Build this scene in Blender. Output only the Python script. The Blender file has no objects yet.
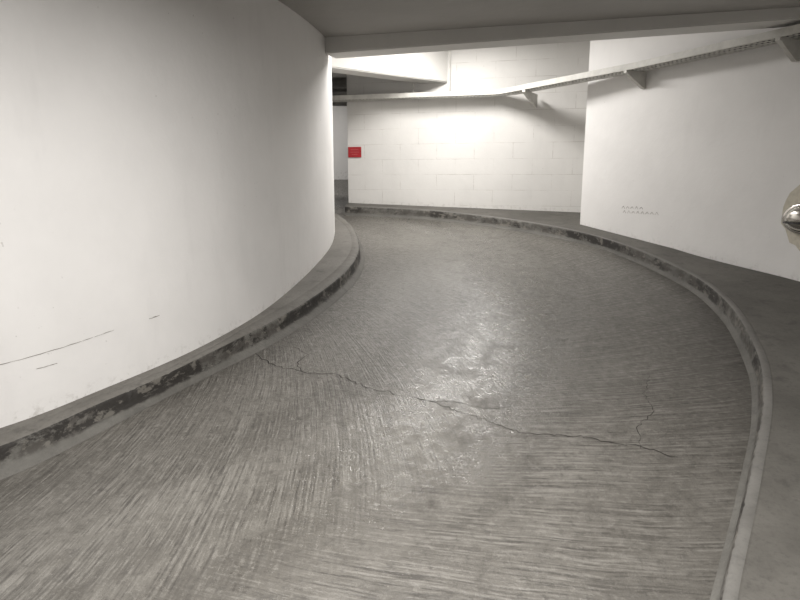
import bpy, bmesh, math, random
from mathutils import Vector, Matrix
random.seed(7)
S = 0.13            # ramp slope
CURB = 0.13
def g(y): return S*y
def ceil_near(y): return 2.96+0.05*(y-5.5)
CF = 3.60           # upper slab beyond the beam
def beam_y(x): return 6.2-0.331*(x+0.66)

# ---------------------------------------------------------------- utils
def link(o, parent=None):
    bpy.context.scene.collection.objects.link(o)
    if parent: o.parent = parent
    return o
def mesh_obj(name, verts, faces, mats, mi=None, smooth=False, parent=None):
    me = bpy.data.meshes.new(name)
    me.from_pydata([tuple(v) for v in verts], [], faces)
    for m in (mats if isinstance(mats, list) else [mats]): me.materials.append(m)
    if mi:
        for p, i in zip(me.polygons, mi): p.material_index = i
    for p in me.polygons: p.use_smooth = smooth
    bm = bmesh.new(); bm.from_mesh(me)
    bmesh.ops.recalc_face_normals(bm, faces=bm.faces)
    bm.to_mesh(me); bm.free()
    return link(bpy.data.objects.new(name, me), parent)
def catmull(pts, n=10):
    P = [Vector(p) for p in pts]
    P = [2*P[0]-P[1]] + P + [2*P[-1]-P[-2]]
    out = []
    for i in range(1, len(P)-2):
        for k in range(n):
            t = k/n
            a, b, c, d = P[i-1], P[i], P[i+1], P[i+2]
            out.append(0.5*((2*b)+(c-a)*t+(2*a-5*b+4*c-d)*t*t+(3*b-a-3*c+d)*t**3))
    out.append(P[-2]); return out
def wall_strip(name, path, zb, zt, thick, side, mat, smooth=True):
    """vertical wall of given thickness; side=+1 puts the body left of the path"""
    n = len(path); V = []; F = []
    for i, p in enumerate(path):
        a = path[max(i-1, 0)]; b = path[min(i+1, n-1)]
        d = (b-a).normalized(); nr = Vector((-d.y, d.x))*side*thick
        q = p+nr
        V += [(p.x, p.y, zb(p)), (p.x, p.y, zt(p)), (q.x, q.y, zt(p)), (q.x, q.y, zb(p))]
    for i in range(n-1):
        o = i*4; m = o+4
        for k in range(4):
            F.append((o+k, o+(k+1) % 4, m+(k+1) % 4, m+k))
    F.append((0, 1, 2, 3)); e = (n-1)*4; F.append((e+3, e+2, e+1, e))
    o = mesh_obj(name, V, F, mat, smooth=smooth)
    if smooth:
        md = o.modifiers.new("es", 'EDGE_SPLIT'); md.split_angle = math.radians(40)
    return o
def box(name, c, size, rotz, mat, parent=None, bevel=0.0):
    bm = bmesh.new(); bmesh.ops.create_cube(bm, size=1)
    bmesh.ops.scale(bm, vec=size, verts=bm.verts)
    if bevel: bmesh.ops.bevel(bm, geom=bm.edges[:], offset=bevel, segments=2, affect='EDGES')
    bmesh.ops.rotate(bm, cent=(0, 0, 0), matrix=Matrix.Rotation(rotz, 3, 'Z'), verts=bm.verts)
    bmesh.ops.translate(bm, vec=c, verts=bm.verts)
    me = bpy.data.meshes.new(name); bm.to_mesh(me); bm.free(); me.materials.append(mat)
    return link(bpy.data.objects.new(name, me), parent)
def tube(name, pts, r, mat, parent=None):
    cu = bpy.data.curves.new(name, 'CURVE'); cu.dimensions = '3D'; cu.bevel_depth = r; cu.bevel_resolution = 3
    s = cu.splines.new('POLY'); s.points.add(len(pts)-1)
    for p, q in zip(s.points, pts): p.co = (q[0], q[1], q[2], 1)
    cu.materials.append(mat); cu.use_fill_caps = True
    tmp = bpy.data.objects.new(name, cu); link(tmp)
    dg = bpy.context.evaluated_depsgraph_get()
    me = bpy.data.meshes.new_from_object(tmp.evaluated_get(dg))
    bpy.data.objects.remove(tmp)
    o = bpy.data.objects.new(name, me)
    for p in me.polygons: p.use_smooth = True
    return link(o, parent)

# ---------------------------------------------------------------- materials
class NT:
    def __init__(s, name):
        s.m = bpy.data.materials.new(name); s.m.use_nodes = True
        s.t = s.m.node_tree; s.b = s.t.nodes["Principled BSDF"]
    def set(s, sock, v):
        if isinstance(v, bpy.types.NodeSocket): s.t.links.new(v, sock)
        else: sock.default_value = v
    def math(s, op, a, b=0.0, c=None, clamp=False):
        n = s.t.nodes.new("ShaderNodeMath"); n.operation = op; n.use_clamp = clamp
        s.set(n.inputs[0], a); s.set(n.inputs[1], b)
        if c is not None: s.set(n.inputs[2], c)
        return n.outputs[0]
    def pos(s):
        return s.t.nodes.new("ShaderNodeNewGeometry").outputs["Position"]
    def sep(s, v):
        n = s.t.nodes.new("ShaderNodeSeparateXYZ"); s.set(n.inputs[0], v); return n.outputs
    def comb(s, x, y, z=0.0):
        n = s.t.nodes.new("ShaderNodeCombineXYZ")
        for i, v in enumerate((x, y, z)): s.set(n.inputs[i], v)
        return n.outputs[0]
    def noise(s, v, scale, detail=4, rough=0.55, dist=0.0):
        n = s.t.nodes.new("ShaderNodeTexNoise"); s.set(n.inputs["Vector"], v)
        n.inputs["Scale"].default_value = scale; n.inputs["Detail"].default_value = detail
        n.inputs["Roughness"].default_value = rough; n.inputs["Distortion"].default_value = dist
        return n.outputs["Fac"]
    def scale(s, v, k):
        n = s.t.nodes.new("ShaderNodeVectorMath"); n.operation = 'MULTIPLY'
        s.set(n.inputs[0], v); n.inputs[1].default_value = k; return n.outputs[0]
    def ramp(s, f, lo, hi, a=0.0, b=1.0):
        n = s.t.nodes.new("ShaderNodeMapRange"); n.interpolation_type = 'SMOOTHSTEP'
        s.set(n.inputs[0], f)
        for i, v in enumerate((lo, hi, a, b)): n.inputs[i+1].default_value = v
        return n.outputs[0]
    def mix(s, f, a, b, mode='MIX'):
        n = s.t.nodes.new("ShaderNodeMix"); n.data_type = 'RGBA'; n.blend_type = mode
        s.set(n.inputs[0], f)
        for k, v in ((6, a), (7, b)):
            s.set(n.inputs[k], v if isinstance(v, bpy.types.NodeSocket) else (v[0], v[1], v[2], 1))
        return n.outputs[2]
    def bump(s, h, strength, dist, prev=None):
        n = s.t.nodes.new("ShaderNodeBump"); s.set(n.inputs["Height"], h)
        n.inputs["Distance"].default_value = dist
        s.set(n.inputs["Strength"], strength)
        if prev: s.t.links.new(prev, n.inputs["Normal"])
        return n.outputs[0]
    def out(s, col, rough, nrm=None, metal=0.0, spec=0.5):
        s.set(s.b.inputs["Base Color"], col if isinstance(col, bpy.types.NodeSocket) else (*col, 1))
        s.set(s.b.inputs["Roughness"], rough); s.b.inputs["Metallic"].default_value = metal
        s.set(s.b.inputs["Specular IOR Level"], spec)
        if nrm: s.t.links.new(nrm, s.b.inputs["Normal"])
        return s.m

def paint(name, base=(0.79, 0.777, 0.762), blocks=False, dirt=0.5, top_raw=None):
    k = NT(name); p = k.pos(); x, y, z = k.sep(p)
    n1 = k.noise(p, 0.9, 5, 0.6); n2 = k.noise(k.scale(p, (1, 1, 0.25)), 4.0, 5, 0.65); n3 = k.noise(p, 60, 3)
    c = k.mix(k.ramp(n1, 0.35, 0.7), base, [v*0.92 for v in base])
    c = k.mix(k.ramp(n2, 0.52, 0.78, 0, 0.35*dirt), c, [v*0.75 for v in base])
    h = k.math('SUBTRACT', z, k.math('MULTIPLY', y, S))
    gm = k.math('MULTIPLY', k.ramp(h, 0.12, 0.22, 1, 0), k.ramp(k.noise(p, 20, 6, 0.7), 0.50, 0.68))
    c = k.mix(k.math('MULTIPLY', gm, dirt*0.8, clamp=True), c, (0.36, 0.34, 0.31))
    spk = k.ramp(k.noise(p, 34, 2, 0.5), 0.735, 0.76)
    spk = k.math('MULTIPLY', spk, k.ramp(n1, 0.5, 0.6))
    c = k.mix(k.math('MULTIPLY', spk, 0.5*dirt), c, (0.2, 0.18, 0.16))
    nb = k.bump(n3, 0.25, 0.002); nb = k.bump(k.noise(p, 5, 3), 0.35, 0.012, nb)
    if blocks:
        b = k.t.nodes.new("ShaderNodeTexBrick")
        k.set(b.inputs["Vector"], k.comb(x, z)); b.inputs["Scale"].default_value = 1.0
        b.inputs["Brick Width"].default_value = 0.52; b.inputs["Row Height"].default_value = 0.215
        b.inputs["Mortar Size"].default_value = 0.005; b.inputs["Mortar Smooth"].default_value = 0.5
        f = b.outputs["Fac"]
        fm = k.math('MULTIPLY', f, k.ramp(k.noise(k.scale(p, (1, 1, 3)), 2.6, 5, 0.7), 0.42, 0.66, 0.04, 1))
        c = k.mix(k.math('MULTIPLY', fm, 0.55), c, (0.40, 0.37, 0.34))
        nb = k.bump(k.math('SUBTRACT', 1.0, fm), 0.4, 0.006, nb)
    if top_raw:
        r = k.ramp(k.math('ADD', z, k.math('MULTIPLY', k.noise(p, 6, 3), 0.05)), top_raw, top_raw+0.01)
        c = k.mix(r, c, (0.11, 0.10, 0.088))
    return k.out(c, 0.62, nb, spec=0.3)
m_left = paint("painted_plaster", dirt=0.7)
m_right = paint("painted_plaster_outer", dirt=0.5)
m_far = paint("painted_blockwork", base=(0.70, 0.687, 0.662), blocks=True, dirt=0.6, top_raw=3.45)
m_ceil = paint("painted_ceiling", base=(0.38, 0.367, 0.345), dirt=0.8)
m_beam = paint("painted_beam", base=(0.66, 0.648, 0.622), dirt=0.6)
m_box = paint("painted_box_beam", base=(0.62, 0.608, 0.58), dirt=0.6)

def concrete(name, a, b, rough=0.75, patch=None, spots=(0.025, 0.022, 0.019)):
    k = NT(name); p = k.pos()
    n1 = k.noise(p, 2.3, 6, 0.65); n2 = k.noise(p, 45, 4, 0.7)
    c = k.mix(k.ramp(n1, 0.3, 0.7), a, b)
    c = k.mix(k.ramp(n2, 0.45, 0.8, 0, 0.5), c, [v*0.5 for v in a])
    c = k.mix(k.ramp(k.noise(p, 7, 6, 0.7), 0.52, 0.7, 0, 0.5), c, [v*0.45 for v in a])
    nb = k.bump(n2, 0.5, 0.004)
    if patch:
        x, y, z = k.sep(p)
        h = k.math('SUBTRACT', z, k.math('MULTIPLY', y, S))
        q = k.comb(x, y, k.math('MULTIPLY', h, 1.6))
        pa = k.noise(q, 2.2, 7, 0.74, 0.3)
        hw = k.math('ADD', h, k.math('MULTIPLY', k.math('SUBTRACT', k.noise(q, 12, 4, .7), .5), .03))
        band = k.math('MULTIPLY', k.ramp(hw, 0.028, 0.045), k.ramp(hw, 0.135, 0.121))
        f = k.math('MULTIPLY', k.ramp(pa, patch, patch+0.05), band)
        f2 = k.math('MULTIPLY', k.ramp(k.noise(q, 8, 5, 0.7), 0.40, 0.55, 0, 0.9), band)
        c = k.mix(f2, c, (0.06, 0.054, 0.047))
        c = k.mix(f, c, spots)
        f3 = k.math('MULTIPLY', k.ramp(k.noise(q, 9, 5, 0.65), 0.55, 0.62, 0, 0.7), band)
        c = k.mix(f3, c, (0.17, 0.158, 0.138))
        nb = k.bump(pa, 0.8, 0.02, nb)
    return k.out(c, rough, nb)
m_walk = concrete("walkway_concrete", (0.125, 0.117, 0.104), (0.175, 0.166, 0.150))
m_walk_out = concrete("walkway_concrete_outer", (0.080, 0.075, 0.066), (0.12, 0.113, 0.101))
m_edge = concrete("curb_edge_paint", (0.165, 0.159, 0.147), (0.11, 0.105, 0.096))
m_face_in = concrete("curb_face_scuffed", (0.15, 0.144, 0.13), (0.10, 0.095, 0.085), patch=0.46)
m_face_out = concrete("curb_face_painted", (0.14, 0.135, 0.122), (0.09, 0.086, 0.077), patch=0.50)

# ramp floor -----------------------------------------------------------------
def floor_mat():
    k = NT("broomed_ramp_concrete"); p = k.pos(); x, y, z = k.sep(p)
    cx, cy = -3.6, 5.7
    dx = k.math('SUBTRACT', x, cx); dy = k.math('SUBTRACT', y, cy)
    r = k.math('SQRT', k.math('ADD', k.math('MULTIPLY', dx, dx), k.math('MULTIPLY', dy, dy)))
    th = k.math('ARCTAN2', dy, dx)
    lr = k.math('LOGARITHM', r, math.e)
    wob = k.math('MULTIPLY', k.noise(p, 1.1, 2), 0.02)
    def streak(kk, f, stretch, seed):
        u = k.math('ADD', k.math('ADD', th, wob), k.math('MULTIPLY', lr, kk))
        v = k.math('SUBTRACT', k.math('MULTIPLY', th, kk), lr)
        n1 = k.noise(k.comb(k.math('MULTIPLY', u, f), k.math('MULTIPLY', v, stretch), seed), 1.0, 1, 0.5)
        n2 = k.noise(k.comb(k.math('MULTIPLY', u, f*1.3), k.math('MULTIPLY', v, stretch*6), seed+3), 1.0, 3, 0.6)
        return k.math('ADD', k.math('MULTIPLY', n1, .5), k.math('MULTIPLY', n2, .5))
    sA = streak(0.9, 290, 6, 0.0)
    sB = streak(-0.7, 320, 6, 7.0)
    mid = k.math('ADD', r, k.math('MULTIPLY', k.math('SUBTRACT', k.noise(p, 0.8, 3), .5), 0.9))
    sel = k.ramp(mid, 4.5, 5.2)
    st = k.math('ADD', k.math('MULTIPLY', sA, k.math('SUBTRACT', 1.0, sel)), k.math('MULTIPLY', sB, sel))
    big = k.noise(p, 0.75, 5, 0.6); med = k.noise(p, 5.5, 8, 0.8); fine = k.noise(p, 70, 3, 0.7)
    grit = k.noise(p, 26, 6, 0.75)
    arc = k.noise(k.comb(k.math('MULTIPLY', r, 2.6), k.math('MULTIPLY', th, 1.2)), 1.0, 5, 0.6)
    wear = k.ramp(arc, 0.42, 0.6)
    pol = k.math('MULTIPLY', k.ramp(mid, 3.9, 4.5), k.ramp(mid, 5.4, 4.8))
    pol = k.math('MULTIPLY', pol, k.ramp(med, 0.60, 0.47, 0.15, 1.0))
    pres = k.ramp(med, 0.62, 0.42, 0.35, 1.0)      # grooves worn away in places
    c = k.mix(k.ramp(big, 0.3, 0.7), (0.160, 0.151, 0.134), (0.116, 0.108, 0.095))
    c = k.mix(k.math('MULTIPLY', wear, 0.55), c, (0.078, 0.072, 0.062))
    c = k.mix(k.math('MULTIPLY', k.ramp(st, 0.51, 0.60, 0.0, 0.5), pres), c, (0.26, 0.248, 0.226))
    c = k.mix(k.math('MULTIPLY', k.ramp(st, 0.49, 0.39, 0.0, 0.68), pres), c, (0.036, 0.032, 0.028))
    c = k.mix(k.ramp(grit, 0.52, 0.66, 0, 0.5), c, (0.046, 0.042, 0.036))
    c = k.mix(k.ramp(grit, 0.46, 0.34, 0, 0.45), c, (0.23, 0.22, 0.20))
    c = k.mix(k.ramp(med, 0.54, 0.68, 0, 0.55), c, (0.045, 0.04, 0.034))
    c = k.mix(k.ramp(fine, 0.60, 0.75, 0, 0.5), c, (0.29, 0.277, 0.253))
    c = k.mix(k.ramp(mid, 5.7, 6.4, 0, 0.45), c, (0.04, 0.036, 0.031))
    ro = k.math('SUBTRACT', 0.42, k.math('MULTIPLY', pol, 0.13))
    ro = k.math('ADD', ro, k.math('MULTIPLY', k.math('SUBTRACT', grit, 0.5), 0.6))
    ro = k.math('MAXIMUM', ro, 0.16)
    h = k.math('ADD', k.math('MULTIPLY', k.math('MULTIPLY', st, pres), 1.1), k.math('MULTIPLY', grit, 1.0))
    nb = k.bump(h, k.math('SUBTRACT', 0.6, k.math('MULTIPLY', pol, 0.20)), 0.009)
    nb = k.bump(med, k.math('SUBTRACT', 0.4, k.math('MULTIPLY', pol, 0.08)), 0.012, nb)
    return k.out(c, ro, nb, spec=k.math('ADD', 0.65, k.math('MULTIPLY', pol, 0.5)))
m_floor = floor_mat()

def simple(name, col, rough=0.5, metal=0.0, var=0.15, scale=12):
    k = NT(name); p = k.pos(); n = k.noise(p, scale, 4)
    c = k.mix(k.ramp(n, 0.35, 0.7), col, [v*(1-var) for v in col])
    return k.out(c, rough, k.bump(n, 0.1, 0.002), metal)
m_tray = simple("cream_tray_enamel", (0.58, 0.568, 0.53), 0.5)
m_cable = simple("black_cable", (0.03, 0.03, 0.032), 0.5)
m_crack = simple("crack_dirt", (0.024, 0.021, 0.018), 0.9)
m_red = simple("red_sign_enamel", (0.40, 0.015, 0.02), 0.4)
m_redl = simple("sign_lettering", (0.50, 0.12, 0.12), 0.5)
m_chrome = simple("brushed_chrome", (0.62, 0.60, 0.56), 0.2, 1.0, 0.05)
m_black = simple("black_rubber", (0.02, 0.02, 0.02), 0.5)
m_scuff = simple("graphite_scuff", (0.26, 0.24, 0.22), 0.8)
m_patch = simple("bare_plaster", (0.58, 0.54, 0.45), 0.85, 0, 0.15, 30)
m_pipe = simple("galvanised_pipe", (0.30, 0.29, 0.275), 0.5)
k = NT("lamp_tube"); k.b.inputs["Emission Color"].default_value = (1, 0.97, 0.92, 1)
k.b.inputs["Emission Strength"].default_value = 6; m_lamp = k.m

# ---------------------------------------------------------------- plan curves
core = catmull([(-6.2, 1.9), (-4.6, 1.55), (-3.3, 1.72), (-2.45, 2.15), (-1.88, 2.64), (-1.59, 3.03), (-1.24, 3.62),
                (-.97, 4.39), (-.78, 5.6), (-.735, 6.65), (-.90, 7.75), (-1.5, 8.9), (-2.6, 9.9), (-4.2, 10.4)], 8)
curb_in = catmull([(-6.2, 1.55), (-4.6, 1.2), (-3.3, 1.38), (-2.35, 1.93), (-1.79, 2.48), (-1.53, 2.88), (-1.27, 3.32),
                   (-.76, 4.36), (-.46, 5.45), (-.43, 6.45), (-.66, 7.7), (-1.25, 9.0), (-2.5, 10.1), (-4.2, 10.7)], 8)
curb_out = catmull([(-6.2, -1.7), (-3.6, -1.55), (-1.6, -.75), (-.2, .35), (.62, 1.15), (1.07, 1.78), (1.46, 2.34), (1.88, 2.98), (2.20, 3.62),
                    (2.50, 4.57), (2.55, 5.51), (2.24, 6.78), (1.52, 7.70), (.58, 8.38), (-.1, 8.64), (-.80, 8.80)], 8)
outer = catmull([(-6.2, -2.6), (-3.2, -2.5), (-.6, -2.1), (1.4, -1.0), (2.6, .3), (3.3, 1.6), (3.68, 2.9), (3.66, 4.1),
                 (3.39, 5.02), (2.84, 6.2), (2.23, 7.48)], 8)

# ---------------------------------------------------------------- floor
V = []; F = []; nx, ny = 12, 20
for j in range(ny+1):
    for i in range(nx+1):
        X = -7.5+13*i/nx; Y = -3.5+18*j/ny; V.append((X, Y, g(Y)))
for j in range(ny):
    for i in range(nx):
        a = j*(nx+1)+i; F.append((a, a+1, a+nx+2, a+nx+1))
floor = mesh_obj("floor", V, F, m_floor)

def ribbon(name, pts, w, mat, zoff, parent, jit=0.0, seed=1):
    rnd = random.Random(seed); P = []
    for i in range(len(pts)-1):
        a, b = Vector(pts[i]), Vector(pts[i+1]); n = max(2, int((b-a).length/0.025))
        for q in range(n):
            P.append(a.lerp(b, q/n)+Vector((rnd.uniform(-jit, jit), rnd.uniform(-jit, jit))))
    P.append(Vector(pts[-1])); V = []; F = []
    for i, p in enumerate(P):
        d = (P[min(i+1, len(P)-1)]-P[max(i-1, 0)]).normalized(); nr = Vector((-d.y, d.x))*w*rnd.uniform(0.25, 1.0)
        for q in (p+nr, p-nr): V.append((q.x, q.y, g(q.y)+zoff))
    for i in range(len(P)-1): F.append((2*i, 2*i+1, 2*i+3, 2*i+2))
    return mesh_obj(name, V, F, mat, parent=parent)
ribbon("crack_main", [(-.95, 3.82), (-.82, 3.65), (-.61, 3.54), (-.40, 3.50), (-.17, 3.32), (.17, 3.16), (.42, 2.98), (.605, 2.84), (.895, 2.8),
       (1.16, 2.7), (1.30, 2.62)], 0.0038, m_crack, 0.0015, floor, 0.014, 3)
ribbon("crack_branch", [(1.16, 2.7), (1.22, 2.9), (1.36, 3.05), (1.39, 3.25), (1.52, 3.5)], 0.0020, m_crack, 0.0015, floor, 0.010, 4)
ribbon("crack_small", [(-.61, 3.54), (-.66, 3.68), (-.60, 3.80), (-.72, 3.93)], 0.003, m_crack, 0.0015, floor, 0.008, 5)
ribbon("crack_side", [(.17, 3.16), (.30, 3.16), (.46, 3.08), (.62, 3.10)], 0.0025, m_crack, 0.0015, floor, 0.010, 6)

# ---------------------------------------------------------------- raised walkways with curb
def walkway(name, curb, wall, mface, mtop, medge, ew, fil, seed, chip):
    V = []; F = []; MI = []; rnd = random.Random(seed)
    def fin(P, m=4):
        return [P[i].lerp(P[i+1], q/m) for i in range(len(P)-1) for q in range(m)]+[P[-1]]
    curb = fin(curb); wall = fin(wall); n = len(curb)
    for i, c in enumerate(curb):
        w = wall[i]; d = (w-c); u = d.normalized(); L = d.length
        e = min(ew, L*0.6)
        j1 = rnd.uniform(-.003, .003)*chip
        j2 = (rnd.uniform(0, .004) if rnd.random() < .85 else rnd.uniform(.006, .014))*chip
        rows = [(c-u*.055*fil, 0.001), (c-u*.03*fil, .022*fil), (c-u*.004, 0.034*fil), (c+u*(0.006+j1), CURB*.5), (c+u*(0.008+j2*.6), CURB-0.02-j2), (c+u*(0.014+j2), CURB-0.007-j2*.6), (c+u*(0.03+j2), CURB),
                (c+u*e, CURB), (c+u*(e+.004), CURB-.002), (c+u*(e+.008), CURB), (w, CURB)]
        for q, h in rows: V.append((q.x, q.y, g(q.y)+h))
    R = len(rows)
    for i in range(n-1):
        o = i*R
        for j in range(R-1):
            F.append((o+j, o+j+1, o+R+1+j, o+R+j)); MI.append(0 if j < 5 else (1 if j < 7 else 2))
    return mesh_obj(name, V, F, [mface, medge, mtop], MI, smooth=True)
walkway("walkway_inner", curb_in, core, m_face_in, m_walk, m_walk, .11, 1.0, 3, 1.0)
wall_pair = catmull([(-6.2, -2.6), (-3.6, -2.5), (-.6, -2.1), (1.4, -1.0), (2.3, -.1), (2.7, .5), (3.1, 1.2), (3.45, 2.0), (3.68, 2.9),
                     (3.66, 4.1), (3.39, 5.02), (2.84, 6.2), (2.47, 8.33), (.9, 8.71), (.1, 8.90), (-.77, 9.10)], 8)
walkway("walkway_outer", curb_out, wall_pair, m_face_out, m_walk_out, m_edge, .055, .5, 4, .35)

# ---------------------------------------------------------------- walls
def zb(p): return g(p.y)-0.02
def zt_core(p): return ceil_near(p.y) if p.y < beam_y(p.x)+0.1 else CF
wall_left = wall_strip("wall_left", core, zb, zt_core, 0.2, 1, m_left)
wall_right = wall_strip("wall_right", outer, zb, lambda p: (ceil_near(p.y) if p.y < beam_y(p.x)+0.1 else CF), 0.2, -1, m_right)
fa, fb = Vector((-.77, 9.10)), Vector((3.3, 8.10))
wall_far = wall_strip("wall_far", [fa, fb], zb, lambda p: CF, 0.22, 1, m_far, False)
wall_strip("wall_return", [Vector((2.43, 7.56)), Vector((3.3, 8.12))], zb, lambda p: CF, 0.15, -1, m_right, False)
wall_strip("wall_back", [Vector((-7.4, 12.9)), Vector((4.5, 12.9))], zb, lambda p: CF, 0.2, 1, m_left, False)
wall_strip("wall_end", [Vector((-6.2, -2.6)), Vector((-6.2, 1.95))], zb, lambda p: ceil_near(p.y), 0.2, 1, m_left, False)
wall_strip("wall_side", [Vector((-4.2, 10.4)), Vector((-4.2, 12.9))], zb, lambda p: CF, 0.2, 1, m_left, False)
wall_strip("wall_service", [Vector((4.4, 8.0)), Vector((4.4, 12.9))], zb, lambda p: CF, 0.2, -1, m_left, False)

# ---------------------------------------------------------------- ceilings + beams
def slab(name, poly, zf, t, mat):
    n = len(poly)
    V = [(x, y, zf(x, y)) for x, y in poly]+[(x, y, zf(x, y)+t) for x, y in poly]
    F = [tuple(range(n)), tuple(range(2*n-1, n-1, -1))]+[(i, (i+1) % n, n+(i+1) % n, n+i) for i in range(n)]
    return mesh_obj(name, V, F, mat)
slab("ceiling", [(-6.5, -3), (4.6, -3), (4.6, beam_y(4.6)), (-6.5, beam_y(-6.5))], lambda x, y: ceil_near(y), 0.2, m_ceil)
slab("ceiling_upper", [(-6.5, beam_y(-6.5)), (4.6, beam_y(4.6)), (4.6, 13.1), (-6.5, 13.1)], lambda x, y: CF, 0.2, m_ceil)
def beam(name, a, b, z0, z1, t, mat):
    a, b = Vector(a), Vector(b); d = (b-a).normalized(); nr = Vector((-d.y, d.x))
    c = (a+b)/2+nr*t/2
    return box(name, (c.x, c.y, (z0+z1)/2), ((b-a).length, t, z1-z0), math.atan2(d.y, d.x), mat, bevel=0.012)
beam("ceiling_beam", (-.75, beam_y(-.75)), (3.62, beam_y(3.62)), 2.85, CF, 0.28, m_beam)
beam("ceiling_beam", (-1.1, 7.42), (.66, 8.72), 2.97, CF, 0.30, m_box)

# distant services
p0 = bpy.data.objects.new("ceiling_pipes", None); link(p0)
for i, (yy, zz, r) in enumerate([(9.9, 3.0, .05), (10.2, 3.2, .08), (10.6, 2.92, .035), (11.2, 3.25, .09)]):
    tube(f"pipe_{i+1}", [(-4.0, yy, zz), (4.2, yy, zz)], r, m_pipe, p0)

# ---------------------------------------------------------------- cable tray
tray = bpy.data.objects.new("cable_tray", None); link(tray)
ZT = 2.76
tp = [Vector(p) for p in [(-2.4, 9.36), (-.75, 8.95), (1.28, 8.45), (1.45, 8.30), (2.02, 7.36), (2.5, 6.58), (3.17, 5.16), (3.42, 4.4), (3.5, 3.2)]]
def offs(path, o):
    R = []
    for i, p in enumerate(path):
        d = (path[min(i+1, len(path)-1)]-path[max(i-1, 0)]).normalized()
        R.append(p+Vector((-d.y, d.x))*o)
    return R
W = 0.11
def strip3(name, o1, z1, o2, z2, mat, t=0.003):
    A = offs(tp, o1); B = offs(tp, o2); V = []; F = []
    for a, b in zip(A, B): V += [(a.x, a.y, z1), (b.x, b.y, z2)]
    for i in range(len(A)-1): F.append((2*i, 2*i+1, 2*i+3, 2*i+2))
    o = mesh_obj(name, V, F, mat, parent=tray)
    s = o.modifiers.new("s", 'SOLIDIFY'); s.thickness = t; return o
strip3("side_wall_side", W, ZT, W, ZT+.06, m_tray)
strip3("side_road_side", -W, ZT, -W, ZT+.06, m_tray)
for i, o in enumerate((-W+.012, -0.037, 0.037, W-.012)):
    strip3(f"bottom_rail_{i+1}", o-.012, ZT, o+.012, ZT, m_tray)
strip3("lip_1", W, ZT+.06, W-.015, ZT+.06, m_tray); strip3("lip_2", -W, ZT+.06, -W+.015, ZT+.06, m_tray)
V = []; F = []
for i in range(len(tp)-1):
    a, b = tp[i], tp[i+1]; L = (b-a).length; d = (b-a)/L; nr = Vector((-d.y, d.x)); n = int(L/.05)
    for q in range(n):
        c = a+d*(q+.5)*L/n; s = len(V)
        for e, f in ((-.011, -W), (.011, -W), (.011, W), (-.011, W)):
            v = c+d*e+nr*f; V.append((v.x, v.y, ZT+.001))
        F.append((s, s+1, s+2, s+3))
rg = mesh_obj("perforated_bottom", V, F, m_tray, parent=tray); md = rg.modifiers.new("s", 'SOLIDIFY'); md.thickness = .003
for i, o in enumerate((-.06, -.035, .02, .05)):
    pts = [(p.x, p.y, ZT+.022) for p in offs(tp, o)]
    tube(f"cable_{i+1}", pts, .011+.003*(i % 2), m_cable, tray)
def bracket(name, c, d, reach):
    """c plan centre on tray, d unit direction towards wall"""
    c = Vector(c); d = Vector(d).normalized(); n = Vector((-d.y, d.x))*.02
    w = c+d*reach; o = c-d*(W+.02)
    prof = [(o, ZT-.004), (w, ZT-.004), (w, ZT-.17), (w-d*.035, ZT-.17), (o+d*.02, ZT-.035), (o, ZT-.03)]
    V = []
    for s in (-1, 1):
        for p, z in prof: V.append((p.x+n.x*s, p.y+n.y*s, z))
    m = len(prof); F = [tuple(range(m)), tuple(range(2*m-1, m-1, -1))]+[(i, (i+1) % m, m+(i+1) % m, m+i) for i in range(m)]
    mesh_obj(name, V, F, m_tray, parent=tray)
bracket("bracket_1", (1.62, 8.02), (.5, .86), .38)
bracket("bracket_2", (2.46, 6.64), (.9, .42), .16)
bracket("bracket_3", (3.16, 5.20), (.9, .42), .14)
tube("hanger_rod_1", [(.18, 8.72, 3.6), (.18, 8.72, ZT)], .008, m_tray, tray)
tube("hanger_rod_2", [(.68, 8.62, 3.6), (.68, 8.62, ZT)], .008, m_tray, tray)

# ---------------------------------------------------------------- red sign
sg = bpy.data.objects.new("red_wall_sign", None); link(sg)
dw = (fb-fa).normalized(); nw = Vector((dw.y, -dw.x)); ang = math.atan2(dw.y, dw.x)
c = fa+dw*.11+nw*.008
box("plate", (c.x, c.y, 2.05), (.20, .012, .15), ang, m_red, sg, .002)
for i, (zo, ww) in enumerate(((.035, .12), (0, .14), (-.035, .09))):
    c2 = c+nw*.0072
    box(f"lettering_{i+1}", (c2.x, c2.y, 2.05+zo), (ww, .0015, .007), ang, m_redl, sg)

# ---------------------------------------------------------------- oval bulkhead lamp on outer wall
lm = bpy.data.objects.new("bulkhead_lamp", None); link(lm)
def on_outer(y):
    for a, b in zip(outer[:-1], outer[1:]):
        if a.y <= y <= b.y and a.x > 2:
            t = (y-a.y)/(b.y-a.y); d = (b-a).normalized(); return a.lerp(b, t), d
LY = 5.03
lc, ld = on_outer(LY); ln = Vector((-ld.y, ld.x))   # towards the road
def lathe_oval(name, prof, mat, parent, rx=1.0, rz=1.0, seg=40):
    V = []; F = []
    for (r, h) in prof:
        for s in range(seg):
            a = 2*math.pi*s/seg
            q = lc+ld*(math.cos(a)*r*rx)+ln*h
            V.append((q.x, q.y, LZ+math.sin(a)*r*rz))
    for i in range(len(prof)-1):
        for s in range(seg):
            F.append((i*seg+s, i*seg+(s+1) % seg, (i+1)*seg+(s+1) % seg, (i+1)*seg+s))
    if prof[-1][0] < .01: F.append(tuple(range((len(prof)-1)*seg, len(prof)*seg)))
    return mesh_obj(name, V, F, mat, smooth=True, parent=parent)
LZ = 1.31
lathe_oval("base_ring", [(.165, .002), (.17, .012), (.165, .03), (.15, .04), (.138, .04)], m_chrome, lm, 1.2, .8)
lathe_oval("gasket", [(.140, .034), (.136, .045), (.128, .045)], m_black, lm, 1.2, .8)
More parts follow.
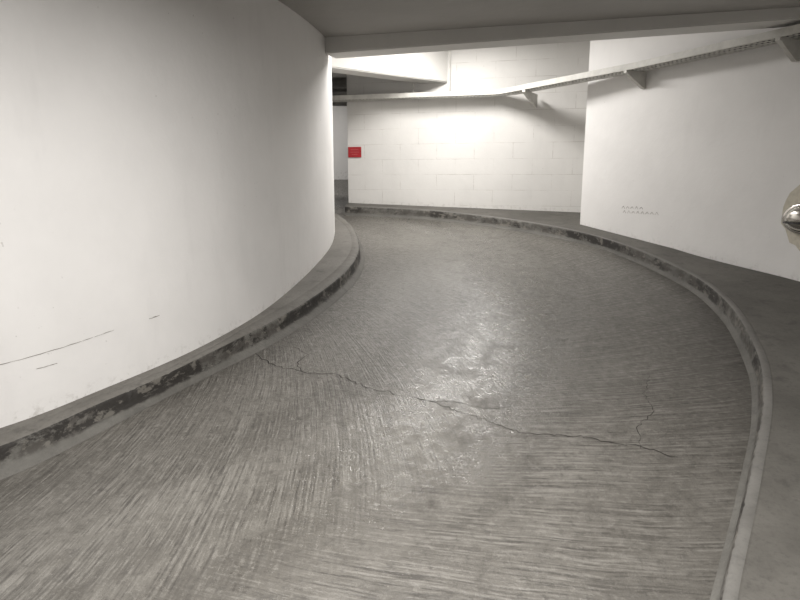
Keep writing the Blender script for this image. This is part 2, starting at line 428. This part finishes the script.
lathe_oval("dome", [(.13, .04), (.125, .065), (.105, .095), (.07, .115), (.03, .124), (.003, .125)], m_chrome, lm, 1.2, .8)
for i, zo in enumerate((-.035,)):
    pts = []
    for s in range(13):
        a = math.pi*s/12; q = lc+ld*(math.cos(a)*.16)+ln*(.03+math.sin(a)*.115); pts.append((q.x, q.y, LZ+zo))
    tube(f"guard_bar_{i+1}", pts, .006, m_black, lm)
V = []; N = 28; rnd = random.Random(5)
for s in range(N):
    a = 2*math.pi*s/N; rr = .25*rnd.uniform(.93, 1.07)
    pt, dd = on_outer(LY-.03+math.cos(a)*rr*.9); nn = Vector((-dd.y, dd.x)); q = pt+nn*.003
    V.append((q.x, q.y, LZ+.02+math.sin(a)*rr*1.15))
q = lc+ln*.003
V.append((q.x, q.y, LZ))
mesh_obj("bare_plaster_patch", V, [(N, s, (s+1) % N) for s in range(N)], m_patch, parent=wall_right)

# ---------------------------------------------------------------- scuffs on the walls
def scuff(name, path, pts, w, parent, side, seed=0):
    def at(y):
        for a, b in zip(path[:-1], path[1:]):
            if a.y <= y <= b.y and b.y > a.y and (b.x > -2.4):
                t = (y-a.y)/(b.y-a.y); d = (b-a).normalized(); return a.lerp(b, t)+Vector((-d.y, d.x))*side*.002
    rnd = random.Random(seed); V = []; F = []; P = []
    for (y0, z0), (y1, z1) in zip(pts[:-1], pts[1:]):
        for q in range(10): P.append((y0+(y1-y0)*q/10, z0+(z1-z0)*q/10+rnd.uniform(-.001, .001)))
    P.append(pts[-1])
    for y, z in P:
        q = at(y); ww = w*rnd.uniform(.2, 1)
        V += [(q.x, q.y, z-ww), (q.x, q.y, z+ww)]
    for i in range(len(P)-1): F.append((2*i, 2*i+1, 2*i+3, 2*i+2))
    mesh_obj(name, V, F, m_scuff, parent=parent)
scuff("scuff_1", core, [(2.5, .74), (2.66, .775), (2.9, .80), (3.02, .815)], .0018, wall_left, -1, 1)
scuff("scuff_2", core, [(3.03, .817), (3.12, .83)], .0016, wall_left, -1, 4)
scuff("scuff_3", core, [(3.3, .85), (3.36, .858)], .003, wall_left, -1, 2)
scuff("scuff_4", core, [(2.78, .72), (2.86, .725)], .002, wall_left, -1, 6)
rnd = random.Random(9)
for row, (za, n) in enumerate(((1.385, 5), (1.335, 8))):
    for i in range(n):
        y0 = 6.88-i*.058-row*.02; za2 = za-.05
        dz = rnd.uniform(.010, .016)
        scuff(f"stencil_{row+1}_{i+1}", outer, [(y0-.04, za2-dz), (y0-.02, za2+dz), (y0, za2-dz)], .006, wall_right, 1, i)

# ---------------------------------------------------------------- lighting
def batten(c, rot, L, power, size=(1.2, .12), col=(1, .972, .94), down=0.10):
    e = bpy.data.objects.new("fluorescent_batten", None); link(e)
    box("housing", (c[0], c[1], c[2]-.035), (L, .14, .06), rot, m_tray, e, .01)
    dx, dy = math.cos(rot)*L*.47, math.sin(rot)*L*.47
    tube("tube", [(c[0]-dx, c[1]-dy, c[2]-.085), (c[0]+dx, c[1]+dy, c[2]-.085)], .014, m_lamp, e)
    l = bpy.data.lights.new("tube_light", 'AREA'); l.shape = 'RECTANGLE'; l.size = size[0]; l.size_y = size[1]
    l.energy = power; l.color = col
    o = bpy.data.objects.new("tube_light", l); link(o, e)
    o.location = (c[0], c[1], c[2]-down-.005); o.rotation_euler = (0, 0, rot)
batten((.52, 7.25, CF), 1.45, 1.3, 96, size=(1.2, .14))
batten((-.1, 1.3, ceil_near(1.1)), .7, 1.3, 140)
batten((-2.2, 11.4, CF), 0, 1.2, 40)
w = bpy.data.worlds.new("World"); bpy.context.scene.world = w; w.use_nodes = True
w.node_tree.nodes["Background"].inputs[0].default_value = (.9, .88, .85, 1)
w.node_tree.nodes["Background"].inputs[1].default_value = 0.02

# ---------------------------------------------------------------- camera
cam = bpy.data.cameras.new("camera"); cam.sensor_width = 36; cam.lens = 27; cam.clip_start = .02
co = bpy.data.objects.new("camera", cam); link(co)
co.location = (0, 0, 1.6); co.rotation_euler = (math.radians(79), 0, 0)
bpy.context.scene.camera = co
bpy.context.scene.view_settings.view_transform = 'Standard'
